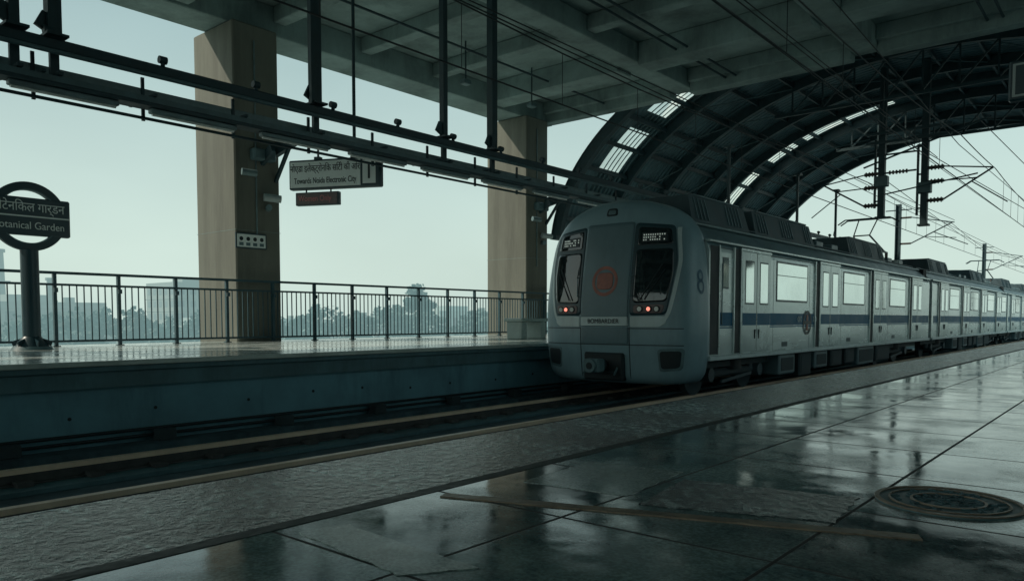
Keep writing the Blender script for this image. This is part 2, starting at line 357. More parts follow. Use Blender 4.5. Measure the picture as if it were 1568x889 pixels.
# ------------------------------------------------------------ columns
def column(x0,x1,y0,y1,ztop,face,fit=True):
    e=empty('concrete_column',((x0+x1)/2,(y0+y1)/2,0)); w=(x1-x0)/2; l=(y1-y0)/2
    b=MB(); b.box(-w,w,-l,l,-10,ztop,'conc_col',.03)
    for z in(2.45,4.9): b.box(-w-.003,w+.003,-l-.003,l+.003,z,z+.010,'conc')
    b.obj('shaft',e)
    if not fit: return
    b=MB(); f=face; fx=w*f
    b.bar((fx,l-.1,4.3),(fx+f*.75,l-.1,4.45),.12,.28,'steel'); b.bar((fx,l-.1,3.6),(fx+f*.6,l-.1,4.35),.07,.07,'steel')
    b.bar((fx,l-.45,4.0),(fx+f*.45,l-.45,4.25),.08,.2,'steel')
    b.box(fx,fx+f*.22,l-.75,l-.2,4.0,4.25,'steel2',.03)
    b.cyl((fx,l-.9,3.75),(fx+f*.25,l-.9,3.72),.02,'steel',8); b.cyl((fx+f*.2,l-1.05,3.68),(fx+f*.3,l-.75,3.66),.075,'tray',12)
    b.cyl((fx,l-.35,3.28),(fx+f*.2,l-.35,3.26),.02,'steel',8); b.cyl((fx+f*.15,l-.5,3.2),(fx+f*.28,l-.15,3.18),.085,'signoff',14)
    b.cyl((fx,l-.3,2.98),(fx+f*.2,l-.4,2.98),.07,'tray',12)
    b.cyl((fx+f*.02,l-.6,2.2),(fx+f*.02,l-.6,6.6),.02,'tray',8)
    b.obj('brackets_and_speakers',e)
ys=[-11.3,-1.3,8.68,18.7]
for y in ys:
    column(-16.95,-15.25,y,y+1.1,6.95,1); column(5.05,6.2,y,y+1.1,6.95,-1)
for y in(28.7,37.9):
    column(-16.65,-15.5,y,y+1.0,4.4,1); column(5.05,6.1,y,y+1.0,4.4,-1)
e=empty('notice_sign',(-15.24,8.98,2.22)); b=MB(); b.box(0,.03,-.33,.42,-.17,.17,'signdark',.005)
b.box(.031,.036,-.30,.39,-.14,.14,'signwhite')
for i in range(4): b.cyl((.036,-.2+i*.165,.04),(.040,-.2+i*.165,.04),.045,'signtext',14); b.box(.0365,.039,-.25+i*.165,-.15+i*.165,-.11,-.04,'steel2')
b.obj('board',e)

# ------------------------------------------------------------ concrete ceiling
e=empty('concrete_ceiling'); b=MB()
b.box(-17,6.6,-16,20.4,7.62,9.6,'soffit'); b.obj('slab',e)
b=MB()
for x,w,z in((-16.0,1.0,6.96),(-10.6,.6,7.12),(-5.6,.6,7.12),(-.6,.6,7.12),(5.5,1.0,6.96)):
    b.box(x-w/2,x+w/2,-16,20.4,z,7.615,'soffit',.02)
b.obj('long_beams',e)
b=MB()
xs=[(-15.49,-10.91),(-10.29,-5.91),(-5.29,-.91),(-.29,4.99)]
y=-15.0
for i in range(15):
    yy=y+2.5*i; main=(i%4==1)
    for a,c in xs: b.box(a,c,yy-(.35 if main else .16),yy+(.35 if main else .16),7.02 if main else 7.25,7.612,'soffit',.02)
for a,c in xs: b.box(a,c,20.0,20.395,6.97,7.612,'soffit',.02)
b.obj('cross_beams',e)
b=MB()
for x,z in((-13.2,7.2),(-9.2,7.18),(-8.9,7.18),(-3,7.18),(-2.7,7.18)): b.cyl((x,-16,z),(x,20.2,z),.03,'steel',8)
for y in(14.2,16.9,5.3): b.cyl((-13.6,y,6.6),(-13.6,y,7.6),.02,'steel',6); b.box(-13.7,-13.5,y-.12,y+.12,6.5,6.62,'steel2',.02)
b.obj('conduits',e)

# ------------------------------------------------------------ arched roof
CX,A,Z0,B=-5.6,10.05,2.75,6.35
def arc(t,off=0): return (CX-(A+off)*math.cos(t), Z0+(B+off)*math.sin(t))
e=empty('arched_roof'); b=MB(); NT=64; T0=.10
ts=[T0+(math.pi-2*T0)*i/NT for i in range(NT+1)]
bays=[(20.45,21.75,'roofsheet'),(21.75,22.95,'sky'),(22.95,31.2,'roofsheet'),(31.2,32.5,'sky'),(32.5,38.6,'roofsheet')]
sk=MB()
for y0,y1,k in bays:
    for i in range(NT):
        (xa,za),(xb,zb)=arc(ts[i]),arc(ts[i+1])
        sky = k=='sky' and ((8<=i<13) or (15<=i<18) or (19<=i<27) or 37<i<=58)
        (sk if sky else b).add([(xa,y0,za),(xa,y1,za),(xb,y1,zb),(xb,y0,zb)],[(0,1,2,3)],'skylight' if sky else 'roofsheet')
b.obj('sheeting',e,fix=False); sk.obj('skylights',e,fix=False)
b=MB()
for yr in(20.6,23.5,26.2,29.0,30.9,32.95,35.6,38.4):
    w=.14 if yr not in(20.6,38.4) else .22; dp=.34
    for i in range(NT):
        P=[arc(ts[i],-.02),arc(ts[i+1],-.02),arc(ts[i+1],-dp),arc(ts[i],-dp)]
        vs=[(p[0],yr-w/2,p[1]) for p in P]+[(p[0],yr+w/2,p[1]) for p in P]
        b.add(vs,[(0,1,2,3),(7,6,5,4),(3,2,6,7),(0,4,5,1)],'steel')
b.obj('ribs',e)
b=MB()
for i in range(2,NT,3):
    x,z=arc(ts[i],-.12); b.bar((x,20.5,z),(x,38.5,z),.07,.14,'steel')
for i in range(5,NT,6):
    for y0,y1 in((23.5,26.2),(26.2,29.0),(32.95,35.6),(35.6,38.4)):
        xa,za=arc(ts[i],-.22); xb,zb=arc(ts[min(NT,i+6)],-.22); b.cyl((xa,y0,za),(xb,y1,zb),.022,'steel2',6)
for y0,y1 in((21.75,22.95),(31.2,32.5)):
    n=5
    for j in range(1,n):
        yy=y0+(y1-y0)*j/n
        for i in range(4,28):
            xa,za=arc(ts[i],-.03); xb,zb=arc(ts[i+1],-.03); b.bar((xa,yy,za),(xb,yy,zb),.022,.03,'steel2')
b.obj('purlins',e)
b=MB()
for y in(26.2,32.95):
    xs_=[-9.6+i*1.0 for i in range(9)]; zt=7.75
    def za(x): return Z0+B*math.sqrt(max(0,1-((x-CX)/A)**2))-.3
    b.bar((xs_[0]-.6,y,zt-.25),(xs_[-1]+.6,y,zt-.25),.1,.1,'steel')
    for k,x in enumerate(xs_):
        b.bar((x,y,zt-.2),(x,y,za(x)),.05,.05,'steel')
        if k<8: b.bar((x,y,zt-.2),(xs_[k+1],y,za(xs_[k+1])),.05,.05,'steel')
for s in(-1,1):
    x=CX+s*9.95
    b.box(x-.12,x+.12,20.5,38.5,3.2,3.4,'steel')
    for y in(20.6,29.2,38.4): b.bar((x+s*.05,y,3.3),(x-s*1.1,y,5.6),.1,.1,'steel')
b.obj('tie_trusses_and_gutters',e)
b=MB(); vs=[];n=40
for i in range(n+1):
    x,z=arc(T0+(math.pi-2*T0)*i/n); vs.append((x,20.43,max(z,7.6))); vs.append((x,20.43,7.55))
b.add(vs,[(2*i,2*i+1,2*i+3,2*i+2) for i in range(n)],'soffit'); b.obj('gable',e)

# ------------------------------------------------------------ cable tray gantry
e=empty('cable_tray_gantry'); b=MB()
Y0g,Y1g=-12,36
b.box(-10.26,-10.12,Y0g,Y1g,3.72,3.86,'steel',.02)
b.cyl((-10.0,Y0g,3.66),(-10.0,Y1g,3.66),.03,'steel2',8)
b.box(-10.75,-10.40,Y0g,Y1g,3.44,3.47,'tray'); 
for x in(-10.75,-10.40): b.box(x-.01,x+.01,Y0g,Y1g,3.47,3.58,'tray')
for k in range(5): b.cyl((-10.7+k*.06,Y0g,3.50),(-10.7+k*.06,Y1g,3.50),.022,'wire',6)
b.box(-10.28,-10.02,Y0g,Y1g,3.27,3.32,'steel',.01)
b.box(-10.24,-10.06,Y0g,Y1g,3.32,3.40,'steel2')
b.cyl((-10.35,Y0g,3.18),(-10.35,Y1g,3.18),.022,'steel',8)
b.obj('trays',e)
b=MB()
hang=[-9.6,-5.2,-.9,3.05,3.47,7.2,10.04,11.4,22.5,28.5,33]
for y in hang:
    th=.055 if y in(10.04,3.05) else .075
    if y>20: th=.04
    top=7.2 if y<20.4 else 5.9
    b.box(-10.19-th,-10.19+th,y-th,y+th,3.862,top,'steel')
    b.box(-10.36,-10.02,y-.12,y+.12,3.87,3.90,'steel')
    b.box(-10.32,-10.06,y-.13,y+.13,top-.06,top,'steel')
    b.bar((-10.19,y-.16,4.08),(-10.19,y+.0,4.0),.05,.2,'steel') 
    b.box(-10.78,-9.98,y-.03,y+.03,3.40,3.438,'steel'); b.box(-10.22,-10.16,y-.05,y+.05,3.2,3.72,'steel')
b.box(-10.13,-10.07,7.05,7.11,3.86,7.2,'steel'); b.box(-10.33,-10.29,7.28,7.34,3.86,7.2,'steel')
y=-11
while y<35:
    b.box(-10.78,-10.0,y-.02,y+.02,3.40,3.436,'steel'); b.box(-10.40,-10.37,y-.02,y+.02,3.15,3.72,'steel'); y+=1.3
b.obj('hangers',e)
b=MB(); y=-10.3
while y<35:
    b.cyl((-10.15,y,3.86),(-10.15,y,3.91),.03,'steel',8)
    b.cyl((-10.15,y-.05,3.94),(-10.15,y+.05,3.94),.05,'steel',12); y+=1.37
b.obj('fittings',e)
b=MB(); y=-10
while y<35:
    b.box(-10.20,-10.09,y,y+1.22,3.205,3.268,'tray',.01); b.cyl((-10.145,y+.03,3.195),(-10.145,y+1.19,3.195),.02,'tube',10); y+=1.62
b.obj('tube_lights',e)

# ------------------------------------------------------------ hanging direction sign
e=empty('hanging_direction_sign',(-11.5,8.55,3.16),(0,0,R(26))); b=MB()
b.box(-.92,.92,-.07,.07,-.27,.27,'signdark',.02); b.box(-.885,.53,-.078,-.0705,-.235,.235,'signwhite',.003)
b.box(.56,.89,-.078,-.0705,-.235,.235,'signdark',.003)
b.box(.575,.83,-.083,-.0785,-.21,.21,'signwhite')
b.cyl((-.35,0,.27),(-.35,0,4.2),.02,'steel',8); b.cyl((.38,0,.27),(.38,0,4.2),.032,'steel',8)
for x in(-.35,.38): b.box(x-.06,x+.06,-.05,.05,.27,.32,'steel')
b.obj('board',e)
text('text_hindi','नोएडा इलेक्ट्रोनिक सिटी की ओर',.165,(-.18,-.080,.10),(R(90),0,0),'signtext',e,sx=.70,bold=.0005)
text('text_english','Towards Noida Electronic City',.15,(-.18,-.080,-.12),(R(90),0,0),'signtext',e,sx=.66,bold=.001)
text('text_number','1',.42,(.70,-.085,.0),(R(90),0,0),'signtext',e)
b=MB(); b.box(-.80,.08,-.05,.05,-.56,-.32,'signdark',.01); b.box(-.77,.05,-.056,-.0505,-.54,-.34,'ledface')
b.cyl((-.6,0,-.32),(-.6,0,-.26),.015,'steel',8); b.cyl((-.1,0,-.32),(-.1,0,-.26),.015,'steel',8); b.obj('led_display',e)
text('text_led','Women Only',.15,(-.40,-.059,-.44),(R(90),0,0),'led',e,sx=.8,ext=.0005)
e=empty('platform_number_sign',(-.45,10.6,3.26)); b=MB()
b.box(-.90,.95,-.06,.06,-.23,.23,'signdark',.02); b.box(-.86,-.45,-.068,-.0605,-.19,.19,'signoff',.003); b.box(-.83,-.48,-.072,-.0685,-.165,.165,'signdark')
b.box(-.40,.92,-.068,-.0605,-.19,.19,'signoff',.003)
for x in(-.3,.6): b.cyl((x,0,.23),(x,0,4.1),.02,'steel',8)
b.obj('board',e)
text('text_number','2',.33,(-.655,-.074,0),(R(90),0,0),'signwhite',e)
text('text_english','Towards Janakpuri West',.14,(.25,-.07,-.09),(R(90),0,0),'signtext',e,sx=.72)

# ------------------------------------------------------------ station name roundel
e=empty('station_name_sign',(-13.8,4.25,0)); b=MB(); zc=2.14;n=64
def ring(r0,r1,x0,x1,mat):
    vs=[];
    for i in range(n+1):
        t=2*math.pi*i/n
        for r,x in((r0,x0),(r0,x1),(r1,x1),(r1,x0)): vs.append((x,r*math.sin(t),zc+r*math.cos(t)))
    b.add(vs,[(4*i+k,4*i+(k+1)%4,4*(i+1)+(k+1)%4,4*(i+1)+k) for i in range(n) for k in range(4)],mat)
ring(.425,.55,-.05,.05,'signdark')
ring(.42,.44,-.055,.055,'steel2')
b.box(-.062,.062,-.60,.60,zc-.30,zc+.30,'signdark',.02)
b.box(.062,.066,-.58,.58,zc-.012,zc+.012,'signwhite')
b.cyl((0,0,.05),(0,0,zc-.53),.13,'signdark',24)
b.cyl((0,0,.0),(0,0,.06),.30,'steel2',24,r1=.27); b.cyl((0,0,.06),(0,0,.22),.24,'signdark',24,r1=.13)
for i in range(6):
    t=i*math.pi/3; b.bar((.28*math.cos(t),.28*math.sin(t),.10),(.11*math.cos(t),.11*math.sin(t),.16),.02,.08,'signdark')
b.obj('roundel_and_post',e)
text('text_hindi','बोटेनिकल गार्डन',.20,(.068,-.0,zc+.14),(R(90),0,R(90)),'signwhite',e,sx=.82)
text('text_english','Botanical Garden',.165,(.068,0,zc-.15),(R(90),0,R(90)),'signwhite',e,sx=.88)

e=empty('bench',(-11.9,14.6,0)); b=MB()
b.box(-.30,.30,-.55,.55,.44,.52,'deck',.02)
for y in(-.38,.38): b.box(-.24,.24,y-.11,y+.11,.006,.438,'deck',.02)
b.obj('seat',e)

# ------------------------------------------------------------ metro train
TX,TY=-7.5,11.4
train=empty('metro_train',(TX,TY,0))
half=[(0,2.66),(.35,2.645),(.7,2.58),(1.0,2.46),(1.25,2.28),(1.42,2.05),(1.50,1.82),(1.56,1.4),(1.60,.9),(1.61,.4),(1.595,0),(1.56,-.35),(1.50,-.52),(1.36,-.62),(1.0,-.65),(.5,-.655),(0,-.655)]
def smooth(pts,n):
    P=[Vector((p[0],p[1])) for p in pts]; out=[]
    Q=[2*P[0]-P[1]]+P+[2*P[-1]-P[-2]]
    for i in range(1,len(Q)-2):
        for k in range(n):
            t=k/n; a,b_,c,d=Q[i-1],Q[i],Q[i+1],Q[i+2]
            out.append(.5*((2*b_)+(c-a)*t+(2*a-5*b_+4*c-d)*t*t+(3*b_-a-3*c+d)*t**3))
    out.append(P[-1]); return out
hp=smooth(half,3)
outline=[(p.x,p.y) for p in hp]+[(-p.x,p.y) for p in reversed(hp[1:-1])]
N=len(outline)
def F(x,z): 
    y=.34*abs(x/1.6)**2.6
    if z>.7: y+=.13*(z-.7)**1.35
    if z<.1: y+=.10*(.1-z)
    return y
vs=[];fs=[];cz=.9
rings=[.02,.15,.3,.45,.6,.7,.8,.87,.92,.955,.98,.995,1.0]
for s in rings:
    ex=0 if s<.9 else .22*(1-math.sqrt(max(0,1-((s-.9)/.1)**2)))
    for x,z in outline:
        X=s*x; Z=cz+s*(z-cz); vs.append((X,F(X,Z)+ex,Z))
for yy in(.84,.92,):
    for x,z in outline: vs.append((x,yy,z))
K=len(rings)+2
for k in range(K-1):
    for i in range(N): fs.append((k*N+i,k*N+(i+1)%N,(k+1)*N+(i+1)%N,(k+1)*N+i))
fs.append(list(range(N))); fs.append([(K-1)*N+i for i in range(N)])
b=MB(); b.add(vs,fs,'trainfront',True); b.obj('cab_shell',train)
bvh=BVHTree.FromPolygons([Vector(v) for v in vs],fs)
def hitf(x,z):
    h=bvh.ray_cast(Vector((x,-2,z)),Vector((0,1,0)))
    return h[0].y if h[0] is not None else .5
def rpoly(pts,r,n=6):
    out=[];m=len(pts)
    for i in range(m):
        p=Vector(pts[i]);a=(Vector(pts[i-1])-p);c=(Vector(pts[(i+1)%m])-p)
        rr=min(r,a.length/2.1,c.length/2.1); a=p+a.normalized()*rr; c=p+c.normalized()*rr
        for k in range(n+1):
            t=k/n; out.append((1-t)**2*a+2*t*(1-t)*p+t*t*c)
    d=[]
    for i in range(len(out)):
        a,c=out[i],out[(i+1)%len(out)]; q=max(1,int((c-a).length/.12))
        for k in range(q): d.append(a.lerp(c,k/q))
    return d
def patch(b,pts,r,off,mat,rim=.02):
    P=rpoly(pts,r); c=sum(P,Vector((0,0)))/len(P); n=len(P); vs=[];L=[.001,.2,.4,.6,.8,.93,1.0]
    for s in L:
        for p in P:
            q=c.lerp(p,s); vs.append((q.x,hitf(q.x,q.y)-off,q.y))
    for p in P: vs.append((p.x,hitf(p.x,p.y)+rim,p.y))
    fs=[(k*n+i,k*n+(i+1)%n,(k+1)*n+(i+1)%n,(k+1)*n+i) for k in range(len(L)) for i in range(n)]
    b.add(vs,fs,mat,True)
def ribbon(b,pts,w,off,mat):
    P=[]
    for a,c in zip(pts[:-1],pts[1:]):
        a=Vector(a);c=Vector(c);k=max(1,int((c-a).length/.06))
        for j in range(k): P.append(a.lerp(c,j/k))
    P.append(Vector(pts[-1])); 
    for _ in range(3): P=[P[0]]+[(P[i-1]+2*P[i]+P[i+1])/4 for i in range(1,len(P)-1)]+[P[-1]]
    vs=[]
    for i,p in enumerate(P):
        d=(P[min(i+1,len(P)-1)]-P[max(i-1,0)]).normalized(); nrm=Vector((-d.y,d.x))*w/2
        for s in(-1,1):
            q=p+s*nrm; vs.append((q.x,hitf(q.x,q.y)-off,q.y))
    b.add(vs,[(2*i,2*i+1,2*i+3,2*i+2) for i in range(len(P)-1)],mat,True)
b=MB()
for s in(-1,1):
    def q(l): return [(s*x,z) for x,z in l]
    patch(b,q([(.52,2.20),(1.22,2.12),(1.31,1.5),(1.24,.95),(1.17,.57),(.52,.56)]),.08,.006,'signdark')
    patch(b,q([(.58,1.72),(1.22,1.72),(1.25,1.3),(1.17,.80),(.58,.78)]),.07,.012,'glass')
    patch(b,q([(.59,2.12),(1.16,2.06),(1.21,1.79),(.59,1.79)]),.05,.012,'glass')
    patch(b,q([(.66,2.02),(1.10,2.00),(1.12,1.84),(.66,1.84)]),.01,.015,'signtext')
    patch(b,q([(.60,.745),(1.14,.755),(1.11,.60),(.60,.60)]),.05,.014,'panelgrey')
    for x,mt in((.72,'lampwhite'),(.88,'lampglow'),(1.02,'lampwhite')):
        y=hitf(s*x,.675); b.cyl((s*x,y-.03,.675),(s*x,y+.02,.675),.058,'black',18); b.cyl((s*x,y-.036,.675),(s*x,y-.028,.675),.042 if mt!='lampglow' else .036,mt,18)
    patch(b,q([(.535,.545),(1.19,.55),(1.16,.42),(1.05,.36),(.535,.36)]),.03,.008,'trainwhite')
    ribbon(b,q([(1.12,.45),(1.22,.60),(1.29,.95),(1.36,1.5),(1.28,2.08)]),.06,.009,'trainwhite')
    y=hitf(s*.75,.95); b.cyl((s*.72,y-.03,.84),(s*1.08,hitf(s*1.08,1.45)-.03,1.45),.012,'black',6); b.cyl((s*.80,y-.03,.84),(s*1.13,hitf(s*1.13,1.36)-.03,1.36),.008,'black',6)
    for i in range(10):
        for j in range(3):
            if random.random()<.7:
                x=.70+.04*i; z=1.88+.045*j; yy=hitf(s*x,z)-.018; b.box(s*x-.011,s*x+.011,yy-.002,yy,z-.012,z+.012,'dest')
    patch(b,q([(1.02,-.02),(1.47,0.0),(1.42,-.38),(1.05,-.42)]),.07,.005,'steel2')
    patch(b,q([(1.06,-.06),(1.42,-.05),(1.38,-.34),(1.08,-.37)]),.06,.010,'black')
patch(b,[(-.50,2.22),(.50,2.22),(.50,.37),(-.50,.37)],.05,.022,'trainmask')
patch(b,[(-.50,.355),(.50,.355),(.50,.06),(-.50,.06)],.02,.016,'trainmask')
patch(b,[(-.10,2.50),(.10,2.50),(.12,2.36),(-.12,2.36)],.05,.012,'black')
patch(b,[(-.07,2.47),(.07,2.47),(.08,2.39),(-.08,2.39)],.03,.018,'steel2')
patch(b,[(-.5,.54),(.5,.54),(.5,.38),(-.5,.38)],.02,.026,'trainwhite')
n=40;v=[]
for i in range(n):
    t=2*math.pi*i/n
    for r in(.21,.27):
        x,z=r*math.cos(t),1.18+r*math.sin(t); v.append((x,hitf(x,z)-.028,z))
b.add(v,[(2*i,2*i+1,2*((i+1)%n)+1,2*((i+1)%n)) for i in range(n)],'red')
patch(b,[(-.17,1.33),(.17,1.33),(.17,1.03),(-.17,1.03)],.1,.027,'red')
for z in(.045,.335):
    for i in range(28):
        xa=-1.45+i*2.9/28; xb=xa+2.9/28; b.bar((xa,hitf(xa,z)-.001,z),(xb,hitf(xb,z)-.001,z),.012,.014,'black')
for x in(-.52,.52):
    for i in range(14):
        za_=-.55+i*.9/14; zb=za_+.9/14; b.bar((x,hitf(x,za_)-.001,za_),(x,hitf(x,zb)-.001,zb),.012,.012,'black')
b.box(-.42,.42,-.03,.3,-.60,-.10,'black',.03)
b.cyl((0,.1,-.32),(0,-.28,-.32),.10,'under',16); b.box(-.17,.17,-.42,-.20,-.44,-.20,'steel2',.03); b.cyl((0,-.46,-.32),(0,-.40,-.32),.12,'steel2',20)
b.cyl((0,-.47,-.32),(0,-.455,-.32),.06,'black',16)
b.cyl((-.25,-.05,-.45),(.25,-.05,-.45),.025,'under',8)
b.cyl((-.30,.0,-.35),(-.33,-.16,-.48),.02,'steel2',6); b.cyl((.30,.0,-.35),(.33,-.16,-.48),.02,'steel2',6)
for s in(-1,1):
    b.path([(s*.56,.03,.9),(s*.56,-.035,.92),(s*.56,-.02,1.25),(s*.56,.05,1.27)],.010,'steel2')
b.obj('cab_front_fittings',train)
text('maker_text','BOMBARDIER',.115,(0,-.034,.46),(R(90),0,0),'signtext',train,sx=.95)
nb=MB()
def hits(y,z):
    h=bvh.ray_cast(Vector((3,y,z)),Vector((-1,0,0))); return h[0].x if h[0] is not None else 1.6
for zc_,rr in((1.24,.085),(1.06,.105)):
    n=28;v=[]
    for i in range(n):
        t=2*math.pi*i/n
        for r in(rr-.028,rr+.028):
            y,z=.60+r*.85*math.cos(t),zc_+r*math.sin(t); v.append((hits(y,z)+.005,y,z))
    nb.add(v,[(2*i,2*i+1,2*((i+1)%n)+1,2*((i+1)%n)) for i in range(n)],'number')
nb.obj('number_marking',train)

body_half=[(0,2.48),(.5,2.45),(.95,2.33),(1.25,2.15),(1.45,1.95),(1.56,1.80),(1.58,1.70),(1.58,.8),(1.58,-.16),(1.52,-.20),(0,-.20)]
def carmesh(first,L=18.2):
    b=MB(); y0=.925 if first else 0
    o=body_half+[(-x,z) for x,z in reversed(body_half[1:-1])]; n=len(o)
    vs=[(x,y0,z) for x,z in o]+[(x,L,z) for x,z in o]
    for i in range(n):
        j=(i+1)%n; zm=(o[i][1]+o[j][1])/2
        mt='roofgrey' if zm>1.76 else ('under' if zm<-.17 else 'trainsteel')
        b.add([vs[i],vs[j],vs[n+j],vs[n+i]],[(0,1,2,3)],mt)
    b.add(vs,[list(range(n)),list(range(n,2*n))],'trainsteel'); 
    for s in(-1,1):
        b.box(s*1.46,s*1.60,y0,L,1.86,1.90,'trainsteel',.008)
        b.box(s*1.50,s*1.63,y0,L,-.24,-.165,'trainwhite',.008)
        b.cyl((s*1.22,y0,2.22),(s*1.22,L,2.22),.03,'tray',8); b.cyl((s*1.02,y0,2.34),(s*1.02,L,2.34),.02,'hvac',8)
        strips=[1.95+4.45*k for k in range(4)] if first else [1.0+4.45*k for k in range(4)]
        b.box(s*1.58,s*1.584,y0+.3,L-.05,.37,.62,'blue')
        b.box(s*1.58,s*1.5835,y0+.3,L-.05,.33,.355,'blue')
        b.box(s*1.58,s*1.5832,y0+.02,L-.02,1.775,1.79,'hvac')
        if first:
            b.box(s*1.581,s*1.586,.98,1.30,-.13,1.80,'black')
            b.box(s*1.58,s*1.600,1.30,1.34,-.14,1.82,'traindoor')
            b.box(s*1.581,s*1.588,1.47,1.72,1.05,1.62,'signdark',.004); b.box(s*1.586,s*1.591,1.49,1.70,1.08,1.59,'winglass')
            b.cyl((s*1.60,1.42,.4),(s*1.60,1.42,1.5),.012,'steel2',6)
        for k,ys_ in enumerate(strips):
            b.box(s*1.5805,s*1.590,ys_,ys_+.27,-.14,1.80,'black')
            b.box(s*1.58,s*1.612,ys_+.27,ys_+.31,-.15,1.82,'traindoor')
            b.box(s*1.58,s*1.612,ys_-.04,ys_,-.15,1.82,'traindoor')
            d0=ys_+.34
            for q in range(2):
                a=d0+q*.70; c=a+.685
                b.box(s*1.582,s*1.606,a,c,-.13,1.78,'traindoor',.008)
                b.box(s*1.600,s*1.609,a+.13,c-.13,.78,1.62,'signdark',.004); b.box(s*1.604,s*1.6115,a+.155,c-.155,.81,1.59,'winglass',.002)
                b.box(s*1.604,s*1.608,a+.02,c-.02,.38,.615,'blue')
            b.box(s*1.58,s*1.6045,d0+.682,d0+.703,-.13,1.78,'black')
            b.box(s*1.58,s*1.60,d0-.04,d0+1.46,1.785,1.84,'traindoor',.005)
            b.cyl((s*1.606,d0+.60,.12),(s*1.616,d0+.60,.30),.014,'black',6)
            b.cyl((s*1.606,d0+.79,.12),(s*1.616,d0+.79,.30),.014,'black',6)
            e0=d0+1.80; e1=min(e0+1.75,L-.35)
            if e1-e0>.6:
                b.box(s*1.581,s*1.588,e0-.05,e1+.05,.86,1.70,'signdark',.006)
                b.box(s*1.584,s*1.5905,e0,e1,.90,1.66,'winglass',.002)
                b.box(s*1.589,s*1.593,e0,e1,1.40,1.415,'signdark')
                b.box(s*1.58,s*1.5818,e0-.2,e0-.19,-.15,1.75,'hvac'); b.box(s*1.58,s*1.5818,e1+.2,e1+.21,-.15,1.75,'hvac')
                b.box(s*1.58,s*1.585,e0+.3,e0+.62,-.08,.02,'hvac')
    b2=MB()
    boxes=[(1.3,3.9),(4.2,7.9),(10.8,14.5)] if first else [(2.2,5.9),(11.0,14.7)]
    for a,c in boxes:
        vs=[(-1.05,a,2.3),(1.05,a,2.3),(1.05,c,2.3),(-1.05,c,2.3),(-.92,a+.08,2.80),(.92,a+.08,2.80),(.92,c-.08,2.80),(-.92,c-.08,2.80)]
        b2.add(vs,[(0,1,5,4),(1,2,6,5),(2,3,7,6),(3,0,4,7),(4,5,6,7)],'hvac')
        k=int((c-a)/.16)
        for i in range(1,k):
            y=a+.1+(c-a-.2)*i/k
            for s in(-1,1):
                if (i//5)%2==0: b2.bar((s*1.045,y,2.36),(s*.93,y,2.76),.03,.03,'roofgrey')
        b2.box(-.94,.94,a+.3,c-.3,2.802,2.835,'roofgrey',.01)
        for q in(.33,.67): b2.cyl((0,a+(c-a)*q,2.83),(0,a+(c-a)*q,2.88),.38,'hvac',24)
    if not first: b2.box(-.5,.5,7.3,8.3,2.42,2.62,'hvac',.03)
    b2.box(-.35,.35,8.4,10.3,2.42,2.60,'hvac',.03)
    for s in(-1,1):
        for y in (8.2,9.4,15,16.4): b2.box(s*.7,s*1.0,y,y+.5,2.30,2.48,'roofgrey',.02)
    b3=MB()
    b3.box(-1.2,1.2,y0+.2,L-.2,-.42,-.205,'under')
    random.seed(3)
    y=4.6
    while y<L-5.2:
        l=random.uniform(.7,1.7); zb=random.uniform(-.80,-.62)
        for s in(-1,1):
            b3.box(s*.75,s*1.46,y,y+l,zb,-.245,random.choice(['under','hvac','under','roofgrey']),.03)
            b3.box(s*1.462,s*1.47,y+.1,y+l-.1,zb+.08,-.34,'under',.003)
        y+=l+random.uniform(.12,.4)
    for yc in(2.9,L-2.9):
        for s in(-1,1):
            b3.box(s*1.00,s*1.16,yc-1.5,yc+1.5,-.62,-.46,'under',.04)
            for dy in(-1.15,1.15):
                b3.cyl((s*.78,yc+dy,-.53),(s*.90,yc+dy,-.53),.42,'under',28); b3.cyl((s*1.0,yc+dy,-.55),(s*1.26,yc+dy,-.55),.13,'hvac',16)
                for dd in(-.22,.22): b3.cyl((s*1.1,yc+dy+dd,-.52),(s*1.1,yc+dy+dd,-.27),.075,'hvac',10)
            b3.cyl((s*1.1,yc,-.48),(s*1.1,yc,-.22),.22,'black',16)
            b3.bar((s*1.24,yc-.7,-.7),(s*1.24,yc+.7,-.6),.04,.06,'hvac')
    b4=MB()
    for i in range(5):
        y=L+.005+i*.085; q=1.38 if i%2==0 else 1.30
        b4.box(-q,q,y,y+.08,-.15,2.25-(.0 if i%2==0 else .08),'black')
    return b,b2,b3,b4
pan=MB()
def panto(b,y):
    for s in(-1,1):
        for dy in(-.7,.7): b.cyl((s*.45,y+dy,2.45),(s*.45,y+dy,2.78),.05,'porcelain',10)
        b.bar((s*.45,y-.8,2.8),(s*.45,y+.8,2.8),.05,.05,'steel')
        b.cyl((s*.42,y+.6,2.82),(s*.25,y-.65,3.30),.028,'steel',8)
        b.cyl((s*.25,y-.65,3.30),(s*.30,y+.1,3.92),.02,'steel',8)
    b.bar((-.45,y+.6,2.82),(.45,y+.6,2.82),.05,.05,'steel'); b.bar((-.25,y-.65,3.3),(.25,y-.65,3.3),.04,.04,'steel')
    for dy in(-.05,.25):
        b.path([(-.95,y+dy,3.78),(-.72,y+dy,3.93),(.72,y+dy,3.93),(.95,y+dy,3.78)],.022,'steel')
panto(pan,16.3)
A_=carmesh(True); Bm=carmesh(False)
names=['body','roof_units','bogies_and_underframe','gangway']
for q,nm in zip(A_,names): q.obj('lead_car_'+nm,train)
pan.obj('pantograph',train)
mesh2=[q.obj('second_car_'+nm,train,(0,18.64,0)) for q,nm in zip(Bm,names)]
for c in range(2,7):
    for o,nm in zip(mesh2,names):
        d=bpy.data.objects.new('car%d_%s'%(c+1,nm),o.data); S.collection.objects.link(d); d.parent=train; d.location=(0,18.64*c,0)
p2=MB(); panto(p2,0); p2.obj('pantograph_rear',train,(0,18.64*2+3,0))
b=MB()
